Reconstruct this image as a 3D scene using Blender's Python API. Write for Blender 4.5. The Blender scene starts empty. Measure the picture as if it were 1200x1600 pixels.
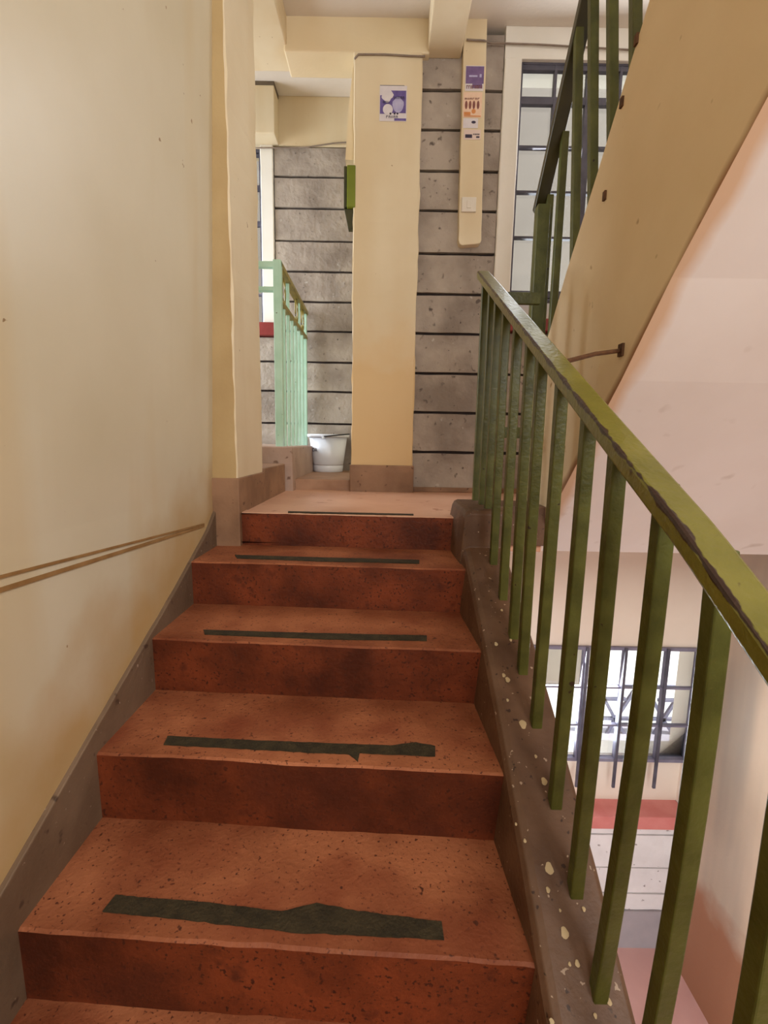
import bpy, bmesh, math, random
from mathutils import Vector, Matrix, noise
random.seed(7)
C = bpy.context.scene.collection
SC = bpy.context.scene

# ------------------------------------------------------------------ camera
F = 740.0                                  # focal length in pixels of the 1200x1600 frame
TH = math.atan(110 / F)                    # looking slightly down
RO = math.radians(1.0)                     # slight roll
O = 3.54                                   # eye height above the lower floor
LZ = O - 0.301                             # landing level
cam = bpy.data.cameras.new('camera'); co = bpy.data.objects.new('camera', cam); C.objects.link(co)
cam.sensor_fit = 'VERTICAL'; cam.sensor_height = 24.0; cam.lens = F / 1600 * 24.0
cam.clip_start = 0.02; cam.clip_end = 200
fw = Vector((0, math.cos(TH), -math.sin(TH)))
rt0 = Vector((1, 0, 0)); up0 = Vector((0, math.sin(TH), math.cos(TH)))
rt = rt0 * math.cos(RO) + up0 * math.sin(RO)
up = -rt0 * math.sin(RO) + up0 * math.cos(RO)
m = Matrix((rt, up, -fw)).transposed().to_4x4(); m.translation = Vector((0, 0, O))
co.matrix_world = m
SC.camera = co
EYE = Vector((0, 0, O))

def ray(x, y):
    return rt * ((x - 600) / F) - up * ((y - 800) / F) + fw
def PX(x, y, X): d = ray(x, y); return EYE + d * (X / d.x)
def PY(x, y, Y): d = ray(x, y); return EYE + d * (Y / d.y)
def PZ(x, y, Z): d = ray(x, y); return EYE + d * ((Z - O) / d.z)

# ------------------------------------------------------------------ materials
def S(r, g, b):
    f = lambda v: (v / 255 / 12.92) if v / 255 <= .04045 else ((v / 255 + .055) / 1.055) ** 2.4
    return (f(r), f(g), f(b), 1)

def M(name, c1, c2, scale=3., detail=6., rough=.7, bump=0., bscale=60., stretch=(1, 1, 1), lo=.35, hi=.65,
      specks=(), metallic=0., spec=.4, streak=None, chips=None, edge=None):
    """noise-mixed paint / plaster / stone. specks: (colour, scale, threshold, softness); streak: (colour, scale, amount)"""
    mt = bpy.data.materials.new(name); mt.use_nodes = True
    nt = mt.node_tree; N = nt.nodes; L = nt.links
    b = N['Principled BSDF']
    b.inputs['Roughness'].default_value = rough; b.inputs['Metallic'].default_value = metallic
    b.inputs['Specular IOR Level'].default_value = spec
    tc = N.new('ShaderNodeTexCoord'); mp = N.new('ShaderNodeMapping')
    mp.inputs['Scale'].default_value = stretch
    L.new(tc.outputs['Object'], mp.inputs['Vector'])
    def nz(sc, det=6., vec=None, dist=0.):
        n = N.new('ShaderNodeTexNoise'); n.inputs['Scale'].default_value = sc; n.inputs['Detail'].default_value = det
        n.inputs['Distortion'].default_value = dist
        L.new(vec or mp.outputs['Vector'], n.inputs['Vector']); return n.outputs['Fac']
    def ramp(fac, a, c):
        r = N.new('ShaderNodeMapRange'); r.inputs['From Min'].default_value = a; r.inputs['From Max'].default_value = c
        L.new(fac, r.inputs['Value']); return r.outputs['Result']
    def mix(fac, A, B):
        x = N.new('ShaderNodeMix'); x.data_type = 'RGBA'
        if hasattr(fac, 'links'): L.new(fac, x.inputs[0])
        else: x.inputs[0].default_value = fac
        for s, v in ((x.inputs[6], A), (x.inputs[7], B)):
            if hasattr(v, 'links'): L.new(v, s)
            else: s.default_value = v
        return x.outputs[2]
    def mul(a, v):
        q = N.new('ShaderNodeMath'); q.operation = 'MULTIPLY'; L.new(a, q.inputs[0])
        if hasattr(v, 'links'): L.new(v, q.inputs[1])
        else: q.inputs[1].default_value = v
        return q.outputs[0]
    col = mix(ramp(nz(scale, detail), lo, hi), c1, c2)
    if streak:
        sm = N.new('ShaderNodeMapping'); sm.inputs['Scale'].default_value = streak[3] if len(streak) > 3 else (1, 1, .12)
        L.new(tc.outputs['Object'], sm.inputs['Vector'])
        col = mix(mul(ramp(nz(streak[1], 3., sm.outputs['Vector']), .45, .7), streak[2]), col, streak[0])
    for (sc_, s_, t_, w_) in specks:
        col = mix(ramp(nz(s_, 2.), t_, t_ + w_), col, sc_)
    if edge:
        # colour band along a straight edge, for grime and painted bounce light: (normal xyz, offset, width, colour)
        vm = N.new('ShaderNodeVectorMath'); vm.operation = 'DOT_PRODUCT'; L.new(tc.outputs['Object'], vm.inputs[0])
        vm.inputs[1].default_value = edge[0]
        sub = N.new('ShaderNodeMath'); sub.operation = 'SUBTRACT'; L.new(vm.outputs['Value'], sub.inputs[0]); sub.inputs[1].default_value = edge[1]
        wob = N.new('ShaderNodeMath'); wob.operation = 'MULTIPLY_ADD'; L.new(nz(6., 5.), wob.inputs[0]); wob.inputs[1].default_value = -edge[2] * 1.2
        L.new(sub.outputs[0], wob.inputs[2])
        col = mix(mul(ramp(wob.outputs[0], edge[2] * .25, -edge[2] * .6), .85), col, edge[3])
    if chips:
        # paint worn through along u = chips[0] of the part's own UV map
        uv = N.new('ShaderNodeSeparateXYZ'); L.new(tc.outputs['UV'], uv.inputs[0])
        d = N.new('ShaderNodeMath'); d.operation = 'SUBTRACT'; L.new(uv.outputs['X'], d.inputs[0]); d.inputs[1].default_value = chips[0]
        ab = N.new('ShaderNodeMath'); ab.operation = 'ABSOLUTE'; L.new(d.outputs[0], ab.inputs[0])
        w = N.new('ShaderNodeMath'); w.operation = 'MULTIPLY_ADD'; L.new(nz(26., 8.), w.inputs[0]); w.inputs[1].default_value = -chips[1] * 2.4
        L.new(ab.outputs[0], w.inputs[2])
        col = mix(ramp(w.outputs[0], -chips[1] * .62, -chips[1] * .78), col, chips[2])
    L.new(col, b.inputs['Base Color'])
    if bump:
        bp = N.new('ShaderNodeBump'); bp.inputs['Strength'].default_value = bump; bp.inputs['Distance'].default_value = .01
        L.new(nz(bscale, 5.), bp.inputs['Height']); L.new(bp.outputs['Normal'], b.inputs['Normal'])
    return mt

def glass(name, tint):
    mt = bpy.data.materials.new(name); mt.use_nodes = True
    nt = mt.node_tree; N = nt.nodes; L = nt.links
    N.remove(N['Principled BSDF'])
    t = N.new('ShaderNodeBsdfTransparent'); t.inputs['Color'].default_value = tint
    g = N.new('ShaderNodeBsdfGlossy'); g.inputs['Roughness'].default_value = .05
    fr = N.new('ShaderNodeFresnel'); fr.inputs['IOR'].default_value = 1.45
    mx = N.new('ShaderNodeMixShader')
    L.new(fr.outputs[0], mx.inputs[0]); L.new(t.outputs[0], mx.inputs[1]); L.new(g.outputs[0], mx.inputs[2])
    L.new(mx.outputs[0], N['Material Output'].inputs['Surface'])
    return mt

PL = M('cream_plaster', S(220, 202, 168), S(229, 214, 184), 2.2, rough=.5, bump=.06, bscale=25,
       streak=(S(204, 176, 128), 4., .4), specks=((S(160, 130, 92), 34, .75, .03),))
PLW = M('wall_plaster', S(206, 195, 168), S(216, 207, 184), 1.6, rough=.33, bump=.05, bscale=14, spec=.5,
        edge=((0, -.42, .907), -.42 * 1.164 + .907 * (O - .62), .28, S(188, 154, 100)),  # ochre band paints in the warm bounce from the red stairs
        streak=(S(200, 172, 118), 3.6, .6, (1, 1, .10)), specks=((S(146, 118, 80), 30, .77, .02),))
CEIL = M('ceiling_plaster', S(222, 212, 200), S(230, 222, 212), 2., rough=.8, bump=.1)
BEAM = M('beam_plaster', S(224, 206, 170), S(232, 216, 184), 2., rough=.6, bump=.08, streak=(S(196, 154, 92), 1.6, .3, (1, 1, .8)))
WHITE = M('white_plaster', S(230, 226, 216), S(238, 234, 226), 3., rough=.6, bump=.05)
SOFF = M('soffit_paint', S(220, 210, 204), S(228, 220, 216), 2.4, rough=.8, bump=.06, bscale=20, specks=((S(180, 164, 154), 14, .74, .06),))
STONE = M('dressed_stone', S(138, 126, 116), S(180, 168, 156), 4., detail=10., rough=.9, bump=.8, bscale=26,
          specks=((S(100, 90, 84), 26, .66, .10), (S(192, 184, 176), 20, .68, .10), (S(78, 70, 66), 48, .73, .04)))
JOINT = M('joint_mortar', S(52, 44, 44), S(66, 56, 54), 20, rough=.95)
SKIRT = M('brown_screed', S(124, 92, 68), S(154, 118, 90), 6., rough=.55, bump=.1, specks=((S(96, 66, 48), 30, .66, .06),))
SKG = M('grey_skirting', S(104, 84, 66), S(126, 104, 84), 5., rough=.5, bump=.15, bscale=60,
        specks=((S(170, 152, 136), 70, .70, .04), (S(78, 60, 48), 26, .66, .06)))
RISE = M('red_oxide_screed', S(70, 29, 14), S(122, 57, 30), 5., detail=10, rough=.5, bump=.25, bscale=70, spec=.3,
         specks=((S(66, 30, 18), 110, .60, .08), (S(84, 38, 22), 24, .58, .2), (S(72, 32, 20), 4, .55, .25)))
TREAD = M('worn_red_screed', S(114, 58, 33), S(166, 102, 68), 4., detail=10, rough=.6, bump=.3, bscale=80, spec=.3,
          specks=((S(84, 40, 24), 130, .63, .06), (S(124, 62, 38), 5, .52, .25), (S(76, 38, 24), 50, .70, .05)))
LAND = M('landing_screed', S(196, 146, 118), S(212, 166, 138), 3., rough=.45, bump=.1, specks=((S(166, 108, 80), 14, .66, .08),))
STRIP = M('dark_grip_strip', S(44, 36, 20), S(60, 50, 30), 30, rough=.9, bump=.5, bscale=150)
TERR = M('terrazzo_kerb', S(82, 56, 38), S(106, 78, 58), 9., detail=9, rough=.5, bump=.15, bscale=90,
         specks=((S(170, 148, 128), 75, .70, .02), (S(56, 36, 26), 60, .66, .06)))
SPLASH = M('cream_paint_drips', S(184, 164, 128), S(196, 176, 140), 20, rough=.6)
GRN = M('green_paint', S(64, 66, 22), S(84, 86, 36), 14., detail=8, rough=.4, bump=.15, bscale=90, spec=.35,
        specks=((S(44, 30, 18), 40, .74, .02),))
GRNR = M('green_rail_paint', S(92, 88, 26), S(112, 106, 40), 9., detail=8, rough=.3, bump=.2, bscale=80, spec=.5,
         specks=((S(60, 44, 20), 30, .72, .03),), chips=(.0, .011, S(46, 28, 20)))
MINT = M('mint_paint', S(166, 206, 184), S(184, 220, 202), 8., rough=.35, spec=.5, specks=((S(96, 110, 80), 60, .74, .03),))
OLIVE = M('olive_rail_paint', S(112, 102, 44), S(146, 130, 62), 18., rough=.4, specks=((S(70, 50, 28), 40, .66, .05),))
RUST = M('rusty_steel', S(74, 46, 24), S(96, 62, 34), 40, rough=.8)
FRAME = M('dark_grey_frame_paint', S(70, 68, 80), S(92, 90, 104), 10, rough=.45)
FRAMEL = M('lilac_grey_frame_paint', S(112, 108, 128), S(136, 132, 150), 10, rough=.45)
REDS = M('red_sill_paint', S(128, 46, 44), S(146, 58, 54), 8, rough=.45)
PINK = M('pink_floor_screed', S(206, 162, 156), S(218, 176, 170), 3, rough=.5)
GLASS = glass('window_glass', (.9, .93, .95, 1))
BUCK = M('white_plastic', S(222, 226, 236), S(232, 236, 244), 3, rough=.3, spec=.5)
BLACK = M('black_plastic', S(24, 24, 28), S(34, 34, 38), 20, rough=.5)
BOXG = M('bright_green_enamel', S(108, 120, 30), S(122, 136, 40), 6, rough=.35)
BOXD = M('dark_green_enamel', S(46, 46, 16), S(62, 60, 24), 10, rough=.5)
PURP = M('purple_ink', S(92, 76, 140), S(112, 96, 160), 30, rough=.5)
LILA = M('lilac_ink', S(168, 162, 206), S(188, 184, 216), 30, rough=.5)
PAPER = M('white_paper', S(216, 208, 214), S(226, 220, 222), 20, rough=.6)
PEACH = M('peach_paper', S(230, 196, 168), S(238, 206, 182), 20, rough=.6)
INK = M('dark_ink', S(52, 44, 66), S(62, 54, 76), 30, rough=.6)
BROWNI = M('brown_ink', S(124, 70, 66), S(140, 88, 76), 30, rough=.6)
ORANGEI = M('orange_ink', S(206, 130, 70), S(220, 150, 90), 30, rough=.6)
SWITCH = M('ivory_plastic', S(222, 214, 200), S(230, 222, 210), 5, rough=.35)
EXTW = M('outer_beige_render', S(150, 136, 122), S(164, 150, 134), .8, rough=.9)
EXTG = M('pale_concrete', S(226, 222, 214), S(236, 232, 226), .6, rough=.9)
EXTP = M('grey_parapet_render', S(176, 168, 176), S(190, 182, 190), 2, rough=.9)
DARKC = M('dark_lintel_strip', S(92, 80, 66), S(112, 98, 82), 6, rough=.95, bump=.3)
FACE = M('stringer_plaster', S(212, 186, 146), S(222, 198, 160), 2.6, rough=.6, bump=.08, bscale=20,
         specks=((S(148, 112, 66), 16, .72, .06),),
         edge=((0, .681, .732), (1.29 - 2.06) * .681 + (.170 + .301) * .732 + .010, .026, S(138, 84, 42)))

# ------------------------------------------------------------------ mesh helpers
def box(bm, x0, x1, y0, y1, z0, z1, mi=0):
    v = [bm.verts.new(p) for p in ((x0, y0, z0), (x1, y0, z0), (x1, y1, z0), (x0, y1, z0),
                                   (x0, y0, z1), (x1, y0, z1), (x1, y1, z1), (x0, y1, z1))]
    for q in ((3, 2, 1, 0), (4, 5, 6, 7), (0, 1, 5, 4), (1, 2, 6, 5), (2, 3, 7, 6), (3, 0, 4, 7)):
        bm.faces.new([v[i] for i in q]).material_index = mi
    return v
def prism(bm, pts, vec, mi=0):
    """pts: planar loop of 3D points, extruded by vec"""
    vec = Vector(vec); a = [bm.verts.new(p) for p in pts]; b = [bm.verts.new(Vector(p) + vec) for p in pts]
    n = len(a)
    fs = [bm.faces.new(a[::-1]), bm.faces.new(b)]
    for i in range(n):
        fs.append(bm.faces.new((a[i], a[(i + 1) % n], b[(i + 1) % n], b[i])))
    for f in fs: f.material_index = mi
    bmesh.ops.recalc_face_normals(bm, faces=fs)
    return fs
def bar(bm, p, q, w, h, side=Vector((1, 0, 0)), mi=0, uvl=None):
    """rectangular bar p->q; w along side, h across"""
    p, q = Vector(p), Vector(q); d = (q - p).normalized(); s = (side - d * side.dot(d)).normalized(); t = d.cross(s).normalized()
    r = [(-w / 2, -h / 2), (w / 2, -h / 2), (w / 2, h / 2), (-w / 2, h / 2)]
    A = [bm.verts.new(p + s * a + t * b) for a, b in r]; B = [bm.verts.new(q + s * a + t * b) for a, b in r]
    fs = [bm.faces.new(A[::-1]), bm.faces.new(B)] + [bm.faces.new((A[i], A[(i + 1) % 4], B[(i + 1) % 4], B[i])) for i in range(4)]
    for f in fs: f.material_index = mi
    bmesh.ops.recalc_face_normals(bm, faces=fs)
    return fs
def tube(bm, pts, r, n=8, closed=False):
    pts = [Vector(p) for p in pts]; rings = []
    for i, p in enumerate(pts):
        a = pts[i - 1] if (i or closed) else p; b = pts[(i + 1) % len(pts)] if (i < len(pts) - 1 or closed) else p
        d = (b - a).normalized(); s = d.orthogonal() if abs(d.z) > .95 else d.cross(Vector((0, 0, 1)))
        s.normalize(); t = d.cross(s)
        rings.append([bm.verts.new(p + (s * math.cos(2 * math.pi * k / n) + t * math.sin(2 * math.pi * k / n)) * r) for k in range(n)])
    m_ = len(rings)
    for i in range(m_ if closed else m_ - 1):
        A, B = rings[i], rings[(i + 1) % m_]
        for k in range(n): bm.faces.new((A[k], A[(k + 1) % n], B[(k + 1) % n], B[k]))
    if not closed: bm.faces.new(rings[0][::-1]); bm.faces.new(rings[-1])
def lathe(bm, prof, n=40, c=(0, 0, 0)):
    rings = [[bm.verts.new((c[0] + r * math.cos(2 * math.pi * k / n), c[1] + r * math.sin(2 * math.pi * k / n), c[2] + z)) for k in range(n)] for r, z in prof]
    for A, B in zip(rings, rings[1:]):
        for k in range(n): bm.faces.new((A[k], A[(k + 1) % n], B[(k + 1) % n], B[k]))
    return rings
def rough_box(bm, x0, x1, y0, y1, z0, z1, amp=.004, step=.05, mi=0):
    """upright box whose vertical arrises are a little chipped and wavy"""
    n = max(2, int((z1 - z0) / step)); rings = []
    cb = .006
    base = [(x0 + cb, y0), (x1 - cb, y0), (x1, y0 + cb), (x1, y1), (x0, y1), (x0, y0 + cb)]
    for i in range(n + 1):
        z = z0 + (z1 - z0) * i / n; ring = []
        for k, (x, y) in enumerate(base):
            j = noise.noise(Vector((x * 3 + k, y * 3, z * 9))) * amp + noise.noise(Vector((x * 3 + k, 7, z * 31))) * amp * .6
            ring.append(bm.verts.new((x + j, y + (abs(j) * .5 if k in (0, 1) else 0), z)))
        rings.append(ring)
    for A, B in zip(rings, rings[1:]):
        for k in range(6): bm.faces.new((A[k], A[(k + 1) % 6], B[(k + 1) % 6], B[k])).material_index = mi
    bm.faces.new(rings[0][::-1]).material_index = mi; bm.faces.new(rings[-1]).material_index = mi

def obj(name, bm, mats, parent=None, bevel=0., smooth=False, seg=2):
    if not isinstance(mats, (list, tuple)): mats = [mats]
    me = bpy.data.meshes.new(name); 
    if parent is not None:
        bmesh.ops.translate(bm, verts=bm.verts, vec=-WORLD[parent.name])
    bmesh.ops.recalc_face_normals(bm, faces=bm.faces)
    bm.to_mesh(me); bm.free()
    for x in mats: me.materials.append(x)
    o = bpy.data.objects.new(name, me); C.objects.link(o)
    if parent is not None: o.parent = parent; WORLD[o.name] = WORLD[parent.name]
    else: WORLD[o.name] = Vector((0, 0, 0))
    if smooth:
        for p in me.polygons: p.use_smooth = True
    if bevel:
        b = o.modifiers.new('bevel', 'BEVEL'); b.width = bevel; b.segments = seg; b.limit_method = 'ANGLE'
    return o
WORLD = {}
def thing(name, label, cat, loc, group=None, kind=None):
    o = bpy.data.objects.new(name, None); C.objects.link(o); o.location = loc; o.empty_display_size = .1
    WORLD[o.name] = Vector(loc); o['label'] = label; o['category'] = cat
    if group: o['group'] = group
    if kind: o['kind'] = kind
    return o
def tag(o, label, cat, group=None, kind=None):
    o['label'] = label; o['category'] = cat
    if group: o['group'] = group
    if kind: o['kind'] = kind
    return o
def struct(name, bm, mats, label, cat, **k):
    return tag(obj(name, bm, mats, **k), label, cat, kind='structure')
NB = bmesh.new

# ------------------------------------------------------------------ levels and planes
YW, YF = 2.90, 3.85              # wall beside the column; wall at the end of the side passage
XL, XR_, XRW = -.695, .274, 2.07 # left wall, kerb face, right wall
CZ = O + 2.21                    # landing ceiling
# stair nosings: (Y at the kerb, z)
NOS = [(.724, O - .931), (.994, O - .756), (1.288, O - .592), (1.593, O - .434), (1.884, LZ)]
SK = .050                        # the nosings run slightly askew
for k in range(3): NOS.insert(0, (NOS[0][0] - .285, NOS[0][1] - .160))
MIDZ = NOS[0][1] - .172

# ------------------------------------------------------------------ walls
def courses(bm, x0, x1, yf, zs, gap=.016, back=.18):
    """coursed stone: one bed per pair of joint heights, dark recessed joints behind"""
    box(bm, x0, x1, yf + .022, yf + back, zs[0], zs[-1], 1)
    for a, b in zip(zs, zs[1:]):
        j = random.uniform(-.003, .003); n = max(2, int((x1 - x0) / .06)); g = gap / 2
        top, bot = [], []
        for i in range(n + 1):
            x = x0 + (x1 - x0) * i / n
            top.append(b - g + noise.noise(Vector((x * 9, b * 7, yf))) * .003); bot.append(a + g + noise.noise(Vector((x * 9, a * 7 + 3, yf))) * .003)
        rows = []
        for yy in (yf + j, yf + .05):
            rows.append(([bm.verts.new((x0 + (x1 - x0) * i / n, yy, bot[i])) for i in range(n + 1)],
                         [bm.verts.new((x0 + (x1 - x0) * i / n, yy, top[i])) for i in range(n + 1)]))
        (fb, ft), (kb, kt) = rows
        for i in range(n):
            for q in ((fb[i], fb[i + 1], ft[i + 1], ft[i]), (ft[i], ft[i + 1], kt[i + 1], kt[i]), (kb[i], kb[i + 1], fb[i + 1], fb[i])):
                bm.faces.new(q).material_index = 0
        bm.faces.new((fb[0], ft[0], kt[0], kb[0])); bm.faces.new((fb[n], kb[n], kt[n], ft[n]))

def zat(ys, x, Y): return [PY(x, y, Y).z for y in ys]
zj = sorted(zat([142, 204, 268, 330, 397, 460, 522, 584, 645, 707], 705, YW))
zr = [LZ - .12, LZ + .0] + zj + [CZ - .02]
bm = NB(); courses(bm, -.2, .606, YW, [LZ] + zj + [O + 2.18])
sillz0, sillz1 = O + .645, O + .715
zb = [z for z in zj if z < sillz0 - .05]
courses(bm, .606, XRW, YW, [LZ] + zb + [sillz0])
courses(bm, .606, .612, YW + .05, [sillz0, O + 2.03], gap=.0)
struct('wall_back', bm, [STONE, JOINT], 'grey coursed stone wall behind the cream column at the head of the stairs', 'wall')
# lower part of the same wall, seen down the stairwell
zl = sorted(zat([1304, 1356, 1396], 985, YW))
sk_top = PY(985, 1422, YW).z
ls0, ls1 = PY(925, 1277, YW).z, PY(925, 1258, YW).z
bm = NB(); courses(bm, .2, XRW, YW, [sk_top] + zl + [ls0], gap=.012)
box(bm, .2, XRW, YW - .012, YW + .18, 0, sk_top, 2)
struct('wall_lower', bm, [M('daylit_stone', S(222, 220, 220), S(234, 232, 232), 6, rough=.9, bump=.4, bscale=30, specks=((S(150, 144, 142), 26, .7, .04),)),  # same stone, with the bright light on it put into the colour
                          M('pale_joint', S(150, 146, 150), S(166, 162, 166), 10), M('grey_skirting_paint', S(160, 156, 160), S(176, 170, 174), 4, rough=.6)],
       'pale daylight-toned stone wall under the lower window, down the stairwell', 'wall')
wx0, wx1 = .70, PY(1095, 1008, YW).x        # lower window
lw_top, lw_bot = PY(1000, 1010, YW).z, PY(1000, 1186, YW).z
bm = NB(); box(bm, .2, XRW, YW, YW + .2, lw_top, LZ - .12); box(bm, .2, wx0, YW, YW + .2, ls1 + .05, lw_top); box(bm, wx1, XRW + .1, YW, YW + .2, ls1, lw_top)
box(bm, wx0, wx1, YW + .06, YW + .2, ls1, lw_bot)
struct('wall_trim', bm, M('stairwell_cream', S(226, 212, 196), S(234, 222, 208), 2, rough=.7, bump=.05), 'cream plastered wall around the lower window', 'wall')
# upper window surround
uw0, uw_top, uw_bot = .705, O + 2.03, O + .86
bm = NB(); rough_box(bm, .609, uw0, YW - .012, YW + .2, sillz1 + .0, O + 2.13, .002)
box(bm, .609, XRW, YW - .012, YW + .2, O + 2.055, CZ + .0)
box(bm, XRW - .05, XRW, YW - .012, YW + .2, sillz1, O + 2.055)
box(bm, uw0, XRW - .05, YW + .08, YW + .2, sillz1, uw_bot)
struct('trim_1', bm, WHITE, 'white plastered window surround at the top right, right of the stone wall', 'window surround', bevel=.004)

# right wall of the stairwell
bm = NB(); box(bm, XRW, XRW + .2, -1.8, YW + .2, 0, CZ + .1)
struct('wall_right', bm, M('stairwell_wall_paint', S(188, 166, 142), S(202, 180, 156), 2, rough=.6, bump=.08,
       streak=(S(150, 140, 128), 3.2, .8, (1, 1, .12)), edge=((0, 0, 1), .62, .25, S(150, 92, 56))),
       'cream stained wall on the right of the stairwell seen through the balusters', 'wall')

# left wall: plaster face with a raised double joint line, grey skirting below
bm = NB()
# plaster face: plumb at the foot, leaning in a little towards the top
prism(bm, [Vector(p) for p in ((XL - .2, -1.8, O - 2.6), (XL, -1.8, O - 2.6), (XL, -1.8, O - .2), (XL + .095, -1.8, CZ + .3), (XL - .2, -1.8, CZ + .3))], (0, 3.72, 0))
zA, zB = O - .283, O - .333
for k, (dz, hh) in enumerate(((0, .0045), (.016, .003))):
    pts = [(XL, .2, zA + .04 + dz * 2.2), (XL, 1.80, zB + dz * .4)]
    bar(bm, pts[0], pts[1], .006, hh * 2, mi=1)
struct('wall_left', bm, [PLW, M('joint_line_grime', S(140, 104, 60), S(160, 124, 78), 20, rough=.8)],
       'tall cream plastered wall along the left of the stairs', 'wall')
def skz(Y):  # top of the raked skirting
    P = [(.25, O - 1.04), (.832, O - .791), (1.164, O - .646), (1.5, O - .503), (1.82, O - .352), (1.93, O - .27)]
    for (a, za), (b, zb_) in zip(P, P[1:]):
        if Y <= b: return za + (zb_ - za) * (Y - a) / (b - a)
    return P[-1][1]
bm = NB()
tops = [Vector((XL + .012, y, skz(y) + noise.noise(Vector((y * 14, 1, 0))) * .003)) for y in [-.4 + .06 * i for i in range(39)] if y < 1.915]
tops = [t if t.y > .25 else Vector((t.x, t.y, O - 1.04 + (t.y - .25) * .55)) for t in tops]
loop = tops + [Vector((XL + .012, 1.915, skz(1.915))), Vector((XL + .012, 1.915, O - .75)), Vector((XL + .012, -.4, O - 2.2))]
prism(bm, loop, (-.05, 0, 0))
struct('baseboard_left', bm, SKG, 'raked grey cement skirting along the left wall, following the steps', 'skirting', bevel=.003)

# pilaster ending the left wall
PX1 = -.592
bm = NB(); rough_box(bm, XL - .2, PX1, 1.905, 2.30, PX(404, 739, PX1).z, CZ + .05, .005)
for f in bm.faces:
    if f.calc_center_median().y < 1.92 and f.calc_center_median().x < PX1 - .02: f.material_index = 1      # end face in a darker plaster, its shade painted in
struct('pilaster', bm, [PL, M('shaded_plaster', S(178, 150, 104), S(192, 166, 120), 3, rough=.5, bump=.08, streak=(S(160, 128, 78), 4., .5))], 'cream plastered wall end at the head of the left wall, above brown skirting', 'pillar')
bm = NB(); box(bm, XL - .2, PX1 + .006, 1.899, 2.31, O - .75, PX(404, 739, PX1).z)
struct('baseboard_1', bm, SKIRT, 'brown cement skirting round the foot of the left wall end', 'skirting', bevel=.004)

# column
bm = NB(); rough_box(bm, -.203, .166, 2.852, 3.03, O - .14, O + 2.062, .006)
prism(bm, [Vector((-.203, 2.9, O + 1.55)), Vector((-.203, 2.9, O + 2.07)), Vector((-.235, 2.9, O + 1.80)), Vector((-.25, 2.9, O + 1.55))], (0, .12, 0))
struct('column', bm, M('stained_cream_plaster', S(220, 202, 168), S(229, 214, 184), 2.2, rough=.5, bump=.06, bscale=25, streak=(S(208, 180, 130), 4., .35),
       specks=((S(160, 130, 92), 34, .75, .03),), edge=((0, 0, 1), O + .38, .42, S(216, 182, 128))), 'broad cream column with a purple notice at the head of the stairs', 'column')
bm = NB(); box(bm, -.21, .174, 2.842, 3.03, LZ - .02, O - .14)
struct('baseboard_2', bm, SKIRT, 'brown skirting round the foot of the cream column', 'skirting', bevel=.006)
bm = NB(); box(bm, .174, XRW, YW - .012, YW + .05, LZ, LZ + .03)
struct('baseboard_3', bm, SKIRT, 'low brown fillet at the foot of the stone wall, right of the column', 'skirting', bevel=.004)

# cream strip hanging down over the stone wall
a0, a1 = PY(716, 383, 2.85), PY(752, 381, 2.85); t0, t1 = PY(724, 60, 2.85), PY(760, 62, 2.85)
bm = NB()
lp = [Vector((t0.x, 2.85, CZ + .02)), Vector((t1.x, 2.85, CZ + .02))]
for i in range(1, 14):
    f_ = i / 14; lp.append(Vector((t1.x + (a1.x - t1.x) * f_ + noise.noise(Vector((f_ * 20, 2, 2))) * .003, 2.85, CZ + (a1.z - CZ) * f_)))
lp += [a1 + Vector((0, 0, .02)), a1 + Vector((-.006, 0, .004)), a1 + Vector((-.02, 0, 0)), a0 + Vector((.022, 0, 0)), a0 + Vector((.007, 0, .008)), a0 + Vector((0, 0, .028))]
for i in range(13, 0, -1):
    f_ = i / 14; lp.append(Vector((t0.x + (a0.x - t0.x) * f_ + noise.noise(Vector((f_ * 20, 5, 2))) * .004, 2.85, CZ + (a0.z - CZ) * f_)))
prism(bm, lp, (0, .055, 0))
struct('trim_2', bm, PL, 'narrow cream plaster strip ending short on the stone wall, papered with adverts', 'plaster strip', bevel=.004)

# beams and ceilings
bm = NB(); box(bm, -.575, .2, 2.852, 3.04, O + 2.045, CZ + .15)
struct('beam', bm, BEAM, 'cream cross beam resting on the column under the ceiling', 'beam', bevel=.008)
bm = NB(); box(bm, .19, .372, .4, 2.9, O + 2.055, CZ + .1)
struct('beam.001', bm, PL, 'cream ceiling beam running back to the stone wall, right of the column', 'beam', bevel=.008)
bm = NB(); box(bm, -1.0, -.56, 1.6, 3.04, O + 2.075, CZ + .15)
struct('beam.002', bm, PL, 'cream ceiling beam over the left wall end', 'beam', bevel=.008)
bm = NB(); box(bm, -2.6, XRW + .1, -1.8, 3.04, CZ, CZ + .15)
struct('ceiling', bm, CEIL, 'pale plastered ceiling over the landing', 'ceiling')
CZ2 = PY(500, 152, YF).z
bm = NB(); box(bm, -2.6, .0, 3.04, YF + .2, CZ2, CZ2 + .15)
struct('ceiling_1', bm, CEIL, 'pale ceiling of the side passage beyond the cross beam', 'ceiling')
zlin = PY(480, 229, YF).z
bm = NB(); box(bm, -2.6, .0, YF - .01, YF + .2, zlin, CZ2)
box(bm, -2.6, PY(428, 150, 3.7).x, 3.70, YF, zlin, PY(428, 133, 3.7).z)
box(bm, -2.6, PY(428, 125, 3.7).x, 3.70, YF, PY(428, 133, 3.7).z, PY(428, 120, 3.7).z, 1)  # dark strip above the left end of the lintel
struct('lintel', bm, [PL, DARKC], 'cream lintel over the stone wall at the end of the side passage', 'lintel', bevel=.004)

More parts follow.
